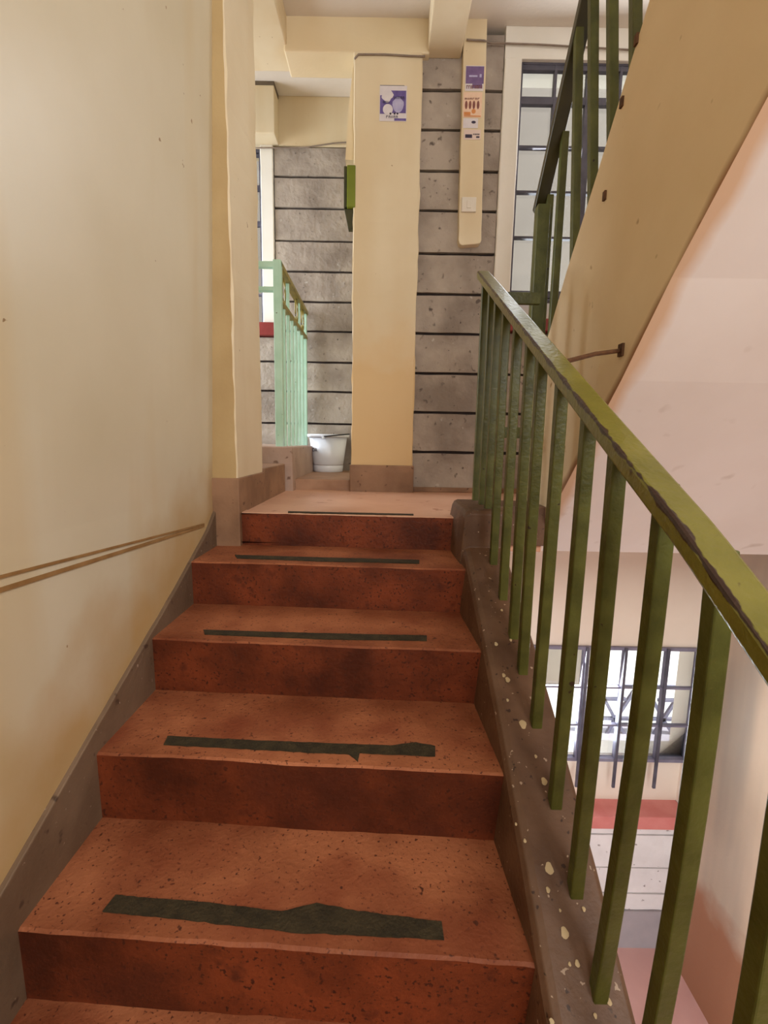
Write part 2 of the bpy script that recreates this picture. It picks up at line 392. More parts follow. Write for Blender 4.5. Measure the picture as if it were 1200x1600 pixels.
# end wall of the side passage
zf = sorted(zat([277, 326, 377, 425, 472, 518, 566, 612, 662], 490, YF))
jx0, jx1 = PY(409, 360, YF).x, PY(428.5, 360, YF).x
s0, s1 = PY(415, 526, YF).z, PY(415, 506, YF).z
bm = NB(); courses(bm, jx1 + .008, -.0, YF, [LZ] + zf + [zlin])
courses(bm, -2.6, jx1, YF, [LZ] + [z for z in zf if z < s0 - .03] + [s0])
struct('wall_far', bm, [STONE, JOINT], 'grey coursed stone wall at the end of the side passage, behind the bucket', 'wall')
bm = NB(); rough_box(bm, jx0, jx1, YF - .012, YF + .2, s1, zlin, .002)
struct('trim_3', bm, WHITE, 'white window jamb beside the far stone wall on the left', 'window surround')
bm = NB(); box(bm, .0, .2, 3.04, YF + .2, LZ - .1, CZ2)
struct('wall_1', bm, PL, 'passage side wall behind the column', 'wall')
bm = NB(); box(bm, -2.8, -2.6, 1.8, YF + .2, LZ - .1, CZ2 + .2); box(bm, -2.8, XL - .19, 1.8, 1.92, LZ - .1, CZ2)
struct('wall_2', bm, PL, 'far left wall of the side passage', 'wall')
bm = NB()
box(bm, -1.0, 1.9, -1.9, -1.8, MIDZ - .1, O + .6); box(bm, -1.0, XRW + .1, -1.9, -1.8, O + 2.05, CZ + .15)
box(bm, 1.9, XRW + .1, -1.9, -1.8, 0, CZ); box(bm, -1.0, .05, -1.9, -1.8, O + .6, O + 2.05)
struct('wall_front', bm, PL, 'back wall of the stairwell with its window opening', 'wall')

# floors
bm = NB(); box(bm, -.9, XRW, -1.8, NOS[0][0] + .05, MIDZ - .12, MIDZ)
struct('floor_1', bm, LAND, 'half landing below the stairs', 'floor')
bm = NB(); box(bm, -1.0, XRW + .2, -1.9, YW + .2, -.1, 0)
struct('floor', bm, PINK, 'pale pink screed floor far below at the foot of the stairwell', 'floor')
bm = NB()
def land_loop(z):  return [Vector((XL - .02, 1.905, z)), Vector((XL - .02, 1.925 + SK, z)), Vector((XR_ + .05, 1.90, z)), Vector((.62, 1.90, z)), Vector((.62, 1.945, z)), Vector((XRW, 1.945, z)), Vector((XRW, 2.92, z)), Vector((XL - .02, 2.92, z))]
prism(bm, land_loop(LZ), (0, 0, -.12), 0)
box(bm, -2.6, XL - .02, 1.95, YF + .1, LZ - .12, LZ); box(bm, XL - .02, .05, 2.92, YF + .1, LZ - .12, LZ); box(bm, XR_ + .05, .62, 1.82, 1.91, LZ - .12, LZ - .01)
struct('floor_2', bm, [LAND, SOFF], 'worn reddish landing floor at the head of the stairs', 'floor', bevel=.006)

# kerb, plinth and platform at the left of the landing
plz, pfz = O - .040, O - .236
bm = NB(); box(bm, -1.2, PX1 + .004, 2.315, 2.80, LZ - .02, PY(420, 724, 2.80).z + .0)
prism(bm, [Vector((PX1, 2.80, LZ - .02)), Vector((PX1, 2.80, LZ + .155)), Vector((PX1, 2.68, LZ + .155)), Vector((PX1 + .04, 2.78, LZ - .02))], (0, .06, 0)) if 0 else None
struct('kerb', bm, SKIRT, 'low brown kerb between the left wall end and the railing plinth', 'kerb', bevel=.006)
bm = NB()
q0 = PY(458, 699, 2.86).x; q1 = PY(460, 757, 2.86).x
prism(bm, [Vector((-1.6, 2.82, LZ - .02)), Vector((q1, 2.82, LZ - .02)), Vector((q0, 2.82, plz)), Vector((-1.6, 2.82, plz + .01))], (0, YF - 2.82, 0))
struct('plinth', bm, M('plinth_screed', S(158, 132, 116), S(176, 150, 134), 6, rough=.6, bump=.15, specks=((S(120, 92, 76), 20, .66, .06),)),
       'grey brown cement plinth carrying the mint railing', 'plinth', bevel=.008)
bm = NB(); box(bm, q1 - .03, -.0, 2.90, YF, LZ - .02, pfz)
struct('platform', bm, M('platform_screed', S(150, 112, 86), S(176, 138, 110), 5, rough=.55, bump=.1), 'low brown cement step under the white bucket, left of the column', 'step', bevel=.006)

# ------------------------------------------------------------------ staircase
st = thing('staircase', 'red oxide concrete stairs climbing from the camera to the landing', 'stairs', (-.2, NOS[0][0], MIDZ))
def front_jit(x, i): return noise.noise(Vector((x * 3.1, i * 5.3, 0))) * .006 + noise.noise(Vector((x * 17, i * 5.3, 4))) * .0025
steps = []
for i, (y, z) in enumerate(NOS):
    last = i == len(NOS) - 1
    zb_ = (NOS[i - 1][1] if i else MIDZ) - .04
    yb = (NOS[i + 1][0] + .10) if not last else y + .07
    bm = NB(); n = 40; F0, F1, F2, B0, T = [], [], [], [], []
    for k in range(n + 1):
        x = XL + (XR_ + .02 - XL) * k / n; t = k / n
        yf = y + SK * (1 - t) * 1.0 + front_jit(x, i)
        zt = z + noise.noise(Vector((x * 4, i * 3, 9))) * .002 + (.0035 if last else 0)
        F0.append(bm.verts.new((x, yf + .004, zb_))); F1.append(bm.verts.new((x, yf, zt - .004 + front_jit(x * 2, i + 9) * .3)))
        F2.append(bm.verts.new((x, yf + .006, zt))); T.append(bm.verts.new((x, yb + SK * (1 - t), z if not last else zt))); B0.append(bm.verts.new((x, yb + SK * (1 - t), zb_)))
    for k in range(n):
        bm.faces.new((F0[k], F0[k + 1], F1[k + 1], F1[k])).material_index = 1
        bm.faces.new((F1[k], F1[k + 1], F2[k + 1], F2[k])).material_index = 0
        bm.faces.new((F2[k], F2[k + 1], T[k + 1], T[k])).material_index = 0
        bm.faces.new((T[k], T[k + 1], B0[k + 1], B0[k])).material_index = 1
        bm.faces.new((B0[k], B0[k + 1], F0[k + 1], F0[k])).material_index = 1
    for k in (0, n): bm.faces.new((F0[k], F1[k], F2[k], T[k], B0[k])).material_index = 1
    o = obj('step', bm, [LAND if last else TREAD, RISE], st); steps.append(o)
GS = {3: [(180, 1399), (300, 1408), (440, 1424), (495, 1411), (560, 1424), (690, 1440), (694, 1468), (560, 1461), (455, 1456), (300, 1438), (160, 1424)],
      4: [(262, 1150), (400, 1157), (530, 1162), (610, 1165), (650, 1160), (680, 1166), (680, 1181), (600, 1178), (562, 1176), (559, 1189), (545, 1178), (400, 1171), (256, 1163)],
      5: [(318, 984), (440, 988), (667, 993), (667, 1001), (500, 998), (320, 991)],
      6: [(367, 867), (500, 871), (655, 875), (655, 880), (500, 877), (370, 872)],
      7: [(450, 800), (560, 802.4), (646, 804.2), (646, 806.2), (560, 804.6), (450, 802.4)]}
for i, P in GS.items():
    z = NOS[i][1]; bm = NB()
    pts = [PZ(x, y, z + .002) for x, y in P]
    # wavy hand-troweled outline
    lp = []
    for a, b in zip(pts, pts[1:] + pts[:1]):
        nn = max(1, int((b - a).length / .012))
        for k in range(nn):
            q = a.lerp(b, k / nn); jj = noise.noise(q * 60) * .0022
            lp.append(Vector((q.x + jj * .5, q.y + jj, z + (.006 if i == 7 else .003))))
    prism(bm, lp, (0, 0, -.02))
    obj('grip_strip', bm, STRIP, steps[i])
# sloping slab under the steps and terrazzo kerb along the open side
KL, KR = .30, .435
KT = [(1.99, O - .235), (1.70, O - .235), (1.685, O - .239), (1.675, O - .252), (1.67, O - .372), (1.612, O - .395), (1.418, O - .492), (1.262, O - .57), (1.082, O - .668), (.936, O - .758), (.826, O - .826), (.77, O - .866), (.693, O - .920), (.3, O - 1.19), (-.2, O - 1.53)]
bm = NB(); rings = []
for y, z in KT:
    low = min(z - .10, O + .62 * (y - .994) - .93); low2 = min(low - .03, LZ - .12 if y > 1.7 else low - .2)
    rings.append([bm.verts.new(p) for p in ((XR_, y, low2), (XR_, y, low), (KL - .012, y, z - .022), (KL - .004, y, z - .006), (KL + .01, y, z), (KR - .008, y, z), (KR, y, z - .008), (KR, y, low2))])
for A, B in zip(rings, rings[1:]):
    for k in range(8): bm.faces.new((A[k], A[(k + 1) % 8], B[(k + 1) % 8], B[k]))
bm.faces.new(rings[0]); bm.faces.new(rings[-1][::-1])
box(bm, KR - .02, .63, 1.80, 1.99, LZ - .09, O - .237)
kb = obj('stringer_kerb', bm, TERR, st, bevel=.004)
bm = NB()
lp = [Vector((XL, .0, MIDZ - .05)), Vector((XL, 1.9, LZ - .20)), Vector((XL, 1.9, LZ - .34)), Vector((XL, .0, MIDZ - .30))]
prism(bm, lp, (XR_ - XL, 0, 0)); obj('waist_slab', bm, SOFF, st)
def kz(y):
    for (a, za), (b, zb_) in zip(KT, KT[1:]):
        if b <= y <= a: return zb_ + (za - zb_) * (y - b) / (a - b)
    return KT[-1][1]
bm = NB()
for (x, y, r) in [(817, 1134, 6), (787, 1057, 3), (793, 1064, 4), (793, 1096, 2.2), (850, 1223, 5), (837, 1184, 2.4), (858, 1359, 7), (856, 1393, 3.5), (882, 1460, 6.5), (902, 1508, 4), (890, 1509, 2.5), (912, 1423, 3), (952, 1568, 4), (775, 1008, 3.), (820, 1316, 2.5), (798, 1002, 2.2), (784, 955, 2.), (930, 1590, 3), (875, 1425, 2), (806, 1290, 2), (862, 1600, 4)]:
    d = ray(x, y); t = .3
    while t < 4 and (EYE + d * t).z > kz((EYE + d * t).y): t += .002
    p = EYE + d * t; rr = r * t / F * .9; sl = .67
    vs = [bm.verts.new(p + Vector((math.cos(a) * rr * (1 + .2 * math.sin(3 * a + x)), math.sin(a) * rr * 1.1, math.sin(a) * rr * 1.1 * sl + .0035))) for a in [k * math.pi / 6 for k in range(12)]]
    ctr = bm.verts.new(p + Vector((0, 0, .006)))
    for k in range(12): bm.faces.new((vs[k], vs[(k + 1) % 12], ctr))
o = obj('paint_drips', bm, SPLASH, kb, smooth=True); o['kind'] = 'stuff'

# ------------------------------------------------------------------ upper flight
us = thing('upper_staircase', 'cream sided upper flight of stairs rising overhead on the right', 'stairs', (.62, 2.06, LZ))
top = [(2.065, O + .27), (1.896, O + .423), (1.757, O + .590), (1.543, O + .812), (1.315, O + 1.066), (.9, O + 1.49), (.45, O + 1.95)]
bot = [(.45, O + .955), (.873, O + .573), (1.101, O + .366), (1.29, O + .170), (1.942, O - .441), (2.065, O - .42)]
bm = NB(); prism(bm, [Vector((.62, y, z)) for y, z in top + bot], (.11, 0, 0))
for f in bm.faces:
    f.normal_update()
    if f.normal.z < -.3: f.material_index = 1
SOFFU = M('stained_soffit_paint', S(220, 210, 204), S(228, 220, 216), 2.4, rough=.8, bump=.06, bscale=20,
    specks=((S(190, 174, 164), 9, .66, .12),), edge=((1, 0, 0), .018, .04, S(204, 166, 130)))
sg = obj('stringer', bm, [FACE, SOFFU], us)
bm = NB(); sof = [Vector((.73, y, z)) for y, z in bot[:-1]]
tops_ = []; y, z = 1.942, LZ
n = 9; dy, dz = (1.942 - .45) / n, (O + 1.75 - LZ) / n
for k in range(n):
    tops_ += [Vector((.73, y, z)), Vector((.73, y, z + dz))]; y -= dy; z += dz
tops_.append(Vector((.73, .45, z)))
prism(bm, tops_ + sof, (XRW - .736, 0, 0)); obj('flight_slab', bm, SOFFU, us)
for (px, py) in ((996, 62), (973, 160), (946, 306)):
    p = PX(px, py, .62); bm = NB(); bar(bm, p + Vector((.0, 0, -.012)), p + Vector((.0, 0, .012)), .012, .014)
    obj('anchor_plate', bm, RUST, sg)

# ------------------------------------------------------------------ lower railing
XB = .38
RP = [PX(px, py, .356) for px, py in ((752, 431), (925, 650), (1058, 817), (1160, 962))]     # near top edge of the handrail
def railz(y):
    k = 0
    while k < len(RP) - 2 and y < RP[k + 1].y: k += 1
    a, b = RP[k], RP[k + 1]
    return a.z + (b.z - a.z) * (y - a.y) / (b.y - a.y)
rl = thing('stair_railing', 'chipped green steel railing along the open side of the stairs we climb', 'railing', (XB, 1.2, kz(1.2)))
ys = [PX(px, py, XB).y for px, py in ((743, 775), (753, 783), (762.5, 790), (772, 856), (787, 909), (803, 974), (816.5, 1041), (836, 1142), (866, 1258), (897, 1400), (931, 1572), (1006, 1599), (1146, 1599))]
TOPS = {7: (877, 617), 8: (919, 670), 9: (962, 745), 10: (1038, 850), 11: (1136, 950)}   # these bars lean out a little
def square_bar(bm, p, q, w, bow=0., nseg=8):
    """upright square bar, hand straightened: a slight bow along its length"""
    p, q = Vector(p), Vector(q); rings = []
    for i in range(nseg + 1):
        t = i / nseg; c = p.lerp(q, t) + Vector((bow * 4 * t * (1 - t), 0, 0))
        rings.append([bm.verts.new(c + Vector((a, b, 0)) * w / 2) for a, b in ((-1, -1), (1, -1), (1, 1), (-1, 1))])
    for A, B in zip(rings, rings[1:]):
        for k in range(4): bm.faces.new((A[k], A[(k + 1) % 4], B[(k + 1) % 4], B[k]))
    bm.faces.new(rings[0][::-1]); bm.faces.new(rings[-1])
for k, y in enumerate(ys):
    bm = NB(); bow = (0, 0, 0, 0, 0, 0, 0, .002, .003, .004, .009, .014, .010)[k]
    dx = 0.
    if k in TOPS:
        t_ = PY(*TOPS[k], y); dx = max(-.02, min(.028, t_.x - XB))
    if k == 12: dx = .02
    square_bar(bm, (XB, y, kz(y) - .03), (XB + dx, y, railz(y) - .022), 0.025, bow)
    obj('baluster', bm, GRN, rl, bevel=.0025)
# handrail with its own UV (u across, v along) so that chips follow the near top edge
bm = NB(); uvl = bm.loops.layers.uv.new('UVMap')
prof = [(.356, 0.), (.404, 0.), (.404, -.0315), (.356, -.0315)]; uu = [0., .05, .083, -.033]
Y0, Y1, n = 2.02, .18, 60; R = []
for i in range(n + 1):
    y = Y0 + (Y1 - Y0) * i / n
    R.append([bm.verts.new((x, y, railz(y) + dz)) for x, dz in prof])
UQ = [((0., .05)), (.05, .083), (.083, .15), (-.033, 0.)]
for i in range(n):
    for k in range(4):
        f = bm.faces.new((R[i][k], R[i][(k + 1) % 4], R[i + 1][(k + 1) % 4], R[i + 1][k]))
        for l, (u, v) in zip(f.loops, ((UQ[k][0], i), (UQ[k][1], i), (UQ[k][1], i + 1), (UQ[k][0], i + 1))): l[uvl].uv = (u, v * .04)
for r_ in (R[0], R[-1][::-1]):
    f = bm.faces.new(r_)
    for l in f.loops: l[uvl].uv = (.07, 0)
obj('handrail', bm, GRNR, rl, bevel=.005)
for z in (O + .565, O + .045):
    bm = NB(); bar(bm, (XB + .012, 1.965, z), (.597, 1.965, z), .02, .044, side=Vector((0, 1, 0)))
    obj('crossbar', bm, GRN, rl, bevel=.002)
bm = NB(); tube(bm, [PX(880, 566, .40), PX(930, 553, .52), PX(968, 548, .615)], .0055, 8)
p = PX(972, 547, .62); box(bm, p.x - .006, p.x + .002, p.y - .012, p.y + .012, p.z - .016, p.z + .016)
obj('tie_rod', bm, RUST, rl, smooth=False)['label'] = 'rusty tie rod to the upper flight'

# ------------------------------------------------------------------ upper railing
ur = thing('upper_railing', 'dark green steel railing climbing the upper flight at the top right', 'railing', (.63, 2.06, LZ + .06))
bm = NB(); square_bar(bm, (.622, 2.085, O - .24), (.622, 2.085, O + .955), .05)
obj('newel_post', bm, GRN, ur, bevel=.003)
h0, h1 = PX(845, 320, .628), PX(918, 2, .628)
dr = (h1 - h0); h2 = h0 + dr * 2.2
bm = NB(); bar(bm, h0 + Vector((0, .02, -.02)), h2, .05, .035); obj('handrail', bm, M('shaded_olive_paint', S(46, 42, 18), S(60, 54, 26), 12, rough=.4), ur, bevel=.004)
for (px, py, qx, qy) in ((860, 296, 0, 0), (877, 296, 0, 0), (898, 375, 903, 117), (926, 296, 927, 20), (957, 167, 948, 3), (993, 25, 986, 1)):
    p = PX(px, py, .655)
    zt = h0.z + (h0.y - p.y) * dr.z / -dr.y - .01
    zb_ = O + .2
    for (a, za), (b, zb2) in zip(top, top[1:]):
        if b <= p.y <= a: zb_ = zb2 + (za - zb2) * (p.y - b) / (a - b)
    zb_ -= .06; lean = 0.
    if qx:
        q = PY(qx, qy, p.y); lean = max(-.09, min(.09, (q.x - p.x) / (q.z - p.z)))      # slightly bent bars
    bm = NB(); square_bar(bm, (p.x + lean * (zb_ - p.z), p.y, zb_), (p.x + lean * (zt - p.z), p.y, zt), .0265); obj('baluster', bm, GRN, ur, bevel=.0025)

# ------------------------------------------------------------------ mint railing in the passage
XM = -.632
mr = thing('passage_railing', 'pale mint green railing on the plinth beside the white bucket', 'railing', (XM, 2.9, plz))
bm = NB(); square_bar(bm, (XM, 2.88, plz - .02), (XM, 2.88, O + 1.01), .045); obj('post', bm, MINT, mr, bevel=.003)
bm = NB(); square_bar(bm, (XM, YF - .05, plz - .02), (XM, YF - .05, O + .97), .03); obj('post', bm, MINT, mr, bevel=.003)
bm = NB(); bar(bm, (XM, 2.88, O + .995), (XM, YF - .02, O + .965), .045, .03); obj('top_rail', bm, OLIVE, mr, bevel=.003)['label'] = 'worn olive top rail'
bm = NB(); bar(bm, (XM, 2.88, O + .80), (XM, YF - .02, O + .78), .035, .025); obj('middle_rail', bm, OLIVE, mr, bevel=.003)
for k in range(6):
    y = 3.03 + .128 * k
    bm = NB(); square_bar(bm, (XM, y, plz - .01), (XM, y, O + (.98 if k in (1, 4) else .79)), .019); obj('baluster', bm, MINT, mr, bevel=.002)
for y in (3.04, 3.46, 3.70):
    bm = NB(); tube(bm, [(XM, y + .042 * math.cos(a), O + .885 + .075 * math.sin(a)) for a in [k * math.pi / 10 for k in range(20)]], .006, 6, closed=True)
    obj('scroll', bm, OLIVE, mr, smooth=True)
for z, h in ((O + .985, .032), (O + .853, .024)):
    bm = NB(); bar(bm, (XM, 2.88, z), (-1.9, 2.88, z), .04, h, side=Vector((0, 1, 0))); obj('cross_rail', bm, MINT, mr, bevel=.003)
bm = NB(); square_bar(bm, (-1.88, 2.88, plz - .02), (-1.88, 2.88, O + 1.0), .045); obj('post', bm, MINT, mr, bevel=.003)

# ------------------------------------------------------------------ windows
def window(name, label, X0, X1, Z0, Z1, Y, vx, hz, fw_, fm, thick=(), thickz=()):
    w = thing(name, label, 'window', ((X0 + X1) / 2, Y, Z0), kind='structure')
    bm = NB()
    for a in ((X0, X0 + fw_, Z0, Z1), (X1 - fw_, X1, Z0, Z1), (X0 + fw_, X1 - fw_, Z0, Z0 + fw_), (X0 + fw_, X1 - fw_, Z1 - fw_, Z1)):
        box(bm, a[0], a[1], Y - .02, Y + .02, a[2], a[3])
    obj('frame', bm, fm, w, bevel=.002)
    for x in vx:
        t = .02 if x in thick else .007
        bm = NB(); box(bm, x - t, x + t, Y - .018, Y + .012, Z0 + fw_, Z1 - fw_); obj('mullion', bm, fm, w)
    for z in hz:
        t = .018 if z in thickz else .006
        bm = NB(); box(bm, X0 + fw_, X1 - fw_, Y - .016, Y + .012, z - t, z + t); obj('glazing_bar', bm, fm, w)
    bm = NB(); box(bm, X0 + fw_, X1 - fw_, Y + .014, Y + .018, Z0 + fw_, Z1 - fw_); obj('pane', bm, GLASS, w)
    return w
YG = YW + .03
hz = [PY(840, y, YG).z for y in (160, 232, 302, 373)]
vx = [PY(862, 200, YG).x, PY(912, 250, YG).x, PY(967, 140, YG).x, 1.62]
w1 = window('window_1', 'tall barred steel window at the top right, behind the upper railing', uw0, XRW - .05, PY(820, 472, YG).z, PY(840, 101, YG).z, YG, vx, hz + [PY(840, 107, YG).z, PY(830, 461, YG).z], .012, FRAME, thickz=[hz[0], PY(840, 107, YG).z, PY(830, 461, YG).z], thick=vx[1:2])
bm = NB(); box(bm, .606, XRW, YW - .05, YW + .06, sillz0, sillz1); obj('sill', bm, REDS, w1, bevel=.005)
hz = [PY(1000, y, YG).z for y in (1070, 1128)]
vx = [PY(905, 1100, YG).x, PY(963, 1100, YG).x, PY(1027, 1100, YG).x]
w2 = window('window_2', 'bright barred window far below, seen between the balusters', wx0, wx1, lw_bot - .01, lw_top, YG - .03, vx, hz, .022, FRAMEL, thick=vx[:1])
for x in vx:
    bm = NB(); box(bm, x - .009, x + .009, YG - .065, YG - .052, lw_bot - .19, lw_top); obj('grille_bar', bm, FRAME, w2)
bm = NB(); box(bm, .2, wx1, YW - .10, YW + .08, ls0, ls1); obj('sill', bm, M('rose_sill_paint', S(200, 116, 112), S(212, 136, 130), 6, rough=.5), w2, bevel=.006)
hz = [PY(402, y, YF + .05).z for y in (294, 350)]
w3 = window('window_3', 'narrow slice of window at the far left, above the mint railing', -1.7, jx0, s1 - .02, zlin, YF + .06, [-1.35], hz + [PY(402, 461, YF + .05).z, PY(402, 243, YF + .05).z], .022, FRAME, thickz=hz)
bm = NB(); box(bm, -1.8, jx1 + .005, YF - .06, YF + .06, s0, s1); obj('sill', bm, REDS, w3, bevel=.005)

# ------------------------------------------------------------------ bucket
bc = Vector((-.437, 3.675, pfz))
bk = thing('bucket', 'white plastic bucket standing on the low step left of the column', 'bucket', bc)
r0, r1, H = .112, .150, .283
prof = [(0.001, .004), (r0 - .004, .0), (r0, .004), (r0 + .003, .05), (r0 + .0005, .053), (r0 + .004, .058), (r1 - .006, H - .02), (r1 - .009, H - .02), (r0 - .002, .012), (.001, .012)]
bm = NB(); lathe(bm, prof, 48, bc); obj('body', bm, BUCK, bk, smooth=True)
bm = NB(); lathe(bm, [(r1 - .008, H - .022), (r1 + .008, H - .022), (r1 + .011, H - .008), (r1 + .010, H), (r1 - .006, H), (r1 - .008, H - .022)], 48, bc); obj('rim', bm, BUCK, bk, smooth=True)
bm = NB(); box(bm, bc.x - .027, bc.x - .007, bc.y - r1 - .018, bc.y - r1 + .004, bc.z + H - .034, bc.z + H - .004); obj('handle_lug', bm, BUCK, bk, bevel=.003)
bm = NB()
tube(bm, [bc + Vector((-.012 + (r1 + .005) * 1.12 * math.sin(a), -(r1 + .02) * math.cos(a), H - .018 + .022 * math.sin(a))) for a in [k * math.pi / 16 for k in range(17)]], .0045, 8)
obj('handle', bm, BLACK, bk, smooth=True)['label'] = 'black wire handle'
def text(s, size, mat, parent, center, normal_rot, ext=.0008, name='lettering'):
    cu = bpy.data.curves.new(name, 'FONT'); cu.body = s; cu.size = size; cu.align_x = 'CENTER'; cu.align_y = 'CENTER'; cu.extrude = ext
    tmp = bpy.data.objects.new('tmp_text', cu); C.objects.link(tmp)
    dg = bpy.context.evaluated_depsgraph_get(); dg.update(); me = bpy.data.meshes.new_from_object(tmp.evaluated_get(dg))
    bpy.data.objects.remove(tmp); bm = NB(); bm.from_mesh(me); bpy.data.meshes.remove(me)
    bm.transform(normal_rot); bmesh.ops.translate(bm, verts=bm.verts, vec=center)
    return obj(name, bm, mat, parent)
FR = Matrix.Rotation(math.pi / 2, 4, 'X')
ang = math.radians(-42); rr = (r0 + .004 + (r1 - r0 - .01) * .58) + .002
text('DA', .038, INK, bk, bc + Vector((math.sin(ang) * rr, -math.cos(ang) * rr, .165)), Matrix.Rotation(ang, 4, 'Z') @ FR)

# ------------------------------------------------------------------ green box on the side of the column
g0, g1 = PY(543, 263, 2.88), PY(554.5, 328, 2.88)
gb = thing('letter_box', 'small bright green box fixed high on the left side of the column', 'box', (-.205, 2.9, g1.z))
bm = NB(); box(bm, g0.x, g1.x + .004, 2.845, 2.93, g1.z, g0.z); obj('box_body', bm, BOXG, gb, bevel=.004)
bm = NB(); box(bm, g0.x - .018, g0.x - .001, 2.86, 2.95, g1.z + .004, g0.z + .002); obj('side_panel', bm, BOXD, gb, bevel=.003)
bm = NB(); lo = PY(546, 359, 2.88)
prism(bm, [Vector((g0.x - .016, 2.87, g1.z)), Vector((g1.x - .012, 2.87, g1.z)), Vector((g1.x - .012, 2.87, lo.z)), Vector((lo.x - .006, 2.87, lo.z))], (0, .04, 0)); obj('bracket', bm, BOXD, gb, bevel=.002)

# ------------------------------------------------------------------ notices
def sheet(bm, x0, y0, x1, y1, Y, th=.001, mi=0):
    a, b = PY(x0, y0, Y), PY(x1, y1, Y); box(bm, a.x, b.x, Y - th, Y, b.z, a.z, mi)
def blob(bm, cx, cy, rx, ry, Y, th, n=16, wob=0.):
    c = PY(cx, cy, Y); k_ = 2.87 / F
    lp = [Vector((c.x + math.cos(a) * rx * k_ * (1 + wob * math.sin(a * 5 + cx)), Y, c.z + math.sin(a) * ry * k_ * (1 + wob * math.cos(a * 4)))) for a in [k * 2 * math.pi / n for k in range(n)]]
    prism(bm, lp, (0, -th, 0))
def glyphs(bm, x0, x1, y0, y1, Y, n, th=.0016):
    """unreadable print: a row of letter-like strokes"""
    w = (x1 - x0) / n
    for k in range(n):
        a = x0 + w * k
        sheet(bm, a + w * .12, y0, a + w * .32, y1, Y, th)
        r = random.random()
        if r < .7: sheet(bm, a + w * .60, y0, a + w * .80, y1, Y, th)
        if r > .3: sheet(bm, a + w * .12, y0, a + w * .80, y0 + (y1 - y0) * .22, Y, th)
Yc = 2.8515
pc = PY(613, 189, Yc)
nt = thing('notice', 'purple and white notice pasted high on the cream column', 'poster', pc)
bm = NB(); sheet(bm, 593.5, 133.5, 635, 190, Yc); obj('paper', bm, PAPER, nt)
bm = NB(); sheet(bm, 594, 149, 608, 178, Yc - .001); sheet(bm, 608, 141.5, 634, 177, Yc - .001); sheet(bm, 616, 185, 634.5, 189, Yc - .001); obj('purple_print', bm, PURP, nt)
bm = NB(); blob(bm, 605, 148, 8, 9, Yc - .002, .0006, 18, .15); blob(bm, 606, 171, 7, 6.8, Yc - .002, .0006); obj('printed_pattern', bm, PAPER, nt)
bm = NB(); blob(bm, 622, 164, 8, 9.5, Yc - .002, .0006, 14, .08); obj('lilac_print', bm, LILA, nt)
bm = NB(); glyphs(bm, 615, 632, 151, 155, Yc - .002, 5); glyphs(bm, 598, 608, 158, 161.5, Yc - .002, 3); glyphs(bm, 603, 622, 181, 184.5, Yc - .001, 5)
for x in (610, 616.5, 621): blob(bm, x, 177.5, 1.4, 1.4, Yc - .002, .0006, 8)
sheet(bm, 594, 133, 632, 134.2, Yc - .001)
obj('printed_lettering', bm, INK, nt)
Ys = 2.8495
nt = thing('notice', 'purple advert at the top of the cream strip over the stone wall', 'poster', PY(741, 142, Ys), group='adverts on the cream strip')
bm = NB(); sheet(bm, 728, 102.5, 755, 142.5, Ys); obj('paper', bm, PAPER, nt)
bm = NB(); sheet(bm, 728.5, 103.5, 755.5, 131, Ys - .001); sheet(bm, 738, 131, 753, 138, Ys - .001); obj('purple_print', bm, M('faded_purple_ink', S(106, 84, 130), S(124, 100, 146), 30, rough=.5), nt)
bm = NB(); sheet(bm, 733, 117.5, 746, 120.5, Ys - .002); obj('printed_wordmark', bm, LILA, nt)
bm = NB(); sheet(bm, 749.5, 116, 752.5, 121, Ys - .002); obj('printed_emblem', bm, LILA, nt)
bm = NB(); glyphs(bm, 728.5, 754, 133.5, 138.5, Ys - .0015, 8); obj('printed_lettering', bm, BROWNI, nt)
nt = thing('notice', 'peach advert picturing bottles, midway down the cream strip', 'poster', PY(738, 184, Ys), group='adverts on the cream strip')
bm = NB(); sheet(bm, 724.5, 144, 752, 184, Ys); obj('paper', bm, PEACH, nt)
bm = NB()
for x in (728.5, 734.5, 740.5, 747): blob(bm, x, 164, 1.9, 5.4, Ys - .001, .0006, 10)
glyphs(bm, 726, 750, 153, 156, Ys - .001, 6, .0012); obj('bottle_print', bm, BROWNI, nt)
bm = NB(); sheet(bm, 725, 175, 735, 180, Ys - .001); blob(bm, 740, 174, 3, 3, Ys - .001, .0006, 10); sheet(bm, 725, 180.5, 751, 182.5, Ys - .001); obj('orange_print', bm, ORANGEI, nt)
nt = thing('notice', 'small white card with a dark mark, below the peach advert', 'poster', PY(735, 201, Ys), group='adverts on the cream strip')
bm = NB(); sheet(bm, 724, 184.8, 746.5, 200.5, Ys); obj('paper', bm, PAPER, nt)
bm = NB(); blob(bm, 740, 191, 3.2, 1.8, Ys - .001, .0006, 10); obj('printed_emblem', bm, INK, nt)
nt = thing('notice', 'pinkish slip with dark print, lowest paper on the cream strip', 'poster', PY(738, 219, Ys), group='adverts on the cream strip')
bm = NB(); sheet(bm, 725, 202.5, 750.5, 218.5, Ys); obj('paper', bm, M('pink_paper', S(222, 200, 192), S(228, 208, 200), 10), nt)
bm = NB(); sheet(bm, 727, 210, 737.5, 215.5, Ys - .001); obj('printed_block', bm, INK, nt)
bm = NB(); sheet(bm, 744, 213, 749, 215.5, Ys - .001); obj('printed_block', bm, INK, nt)
bm = NB(); glyphs(bm, 739, 749.5, 209, 211, Ys - .001, 4, .0012); obj('printed_lettering', bm, INK, nt)
sw = thing('light_switch', 'ivory switch plate low on the cream strip over the stone wall', 'switch', PY(731, 332, 2.85))
bm = NB(); a, b = PY(721.5, 309, 2.85), PY(743, 332.5, 2.85); box(bm, a.x, b.x, 2.838, 2.852, b.z, a.z); obj('plate', bm, SWITCH, sw, bevel=.003)
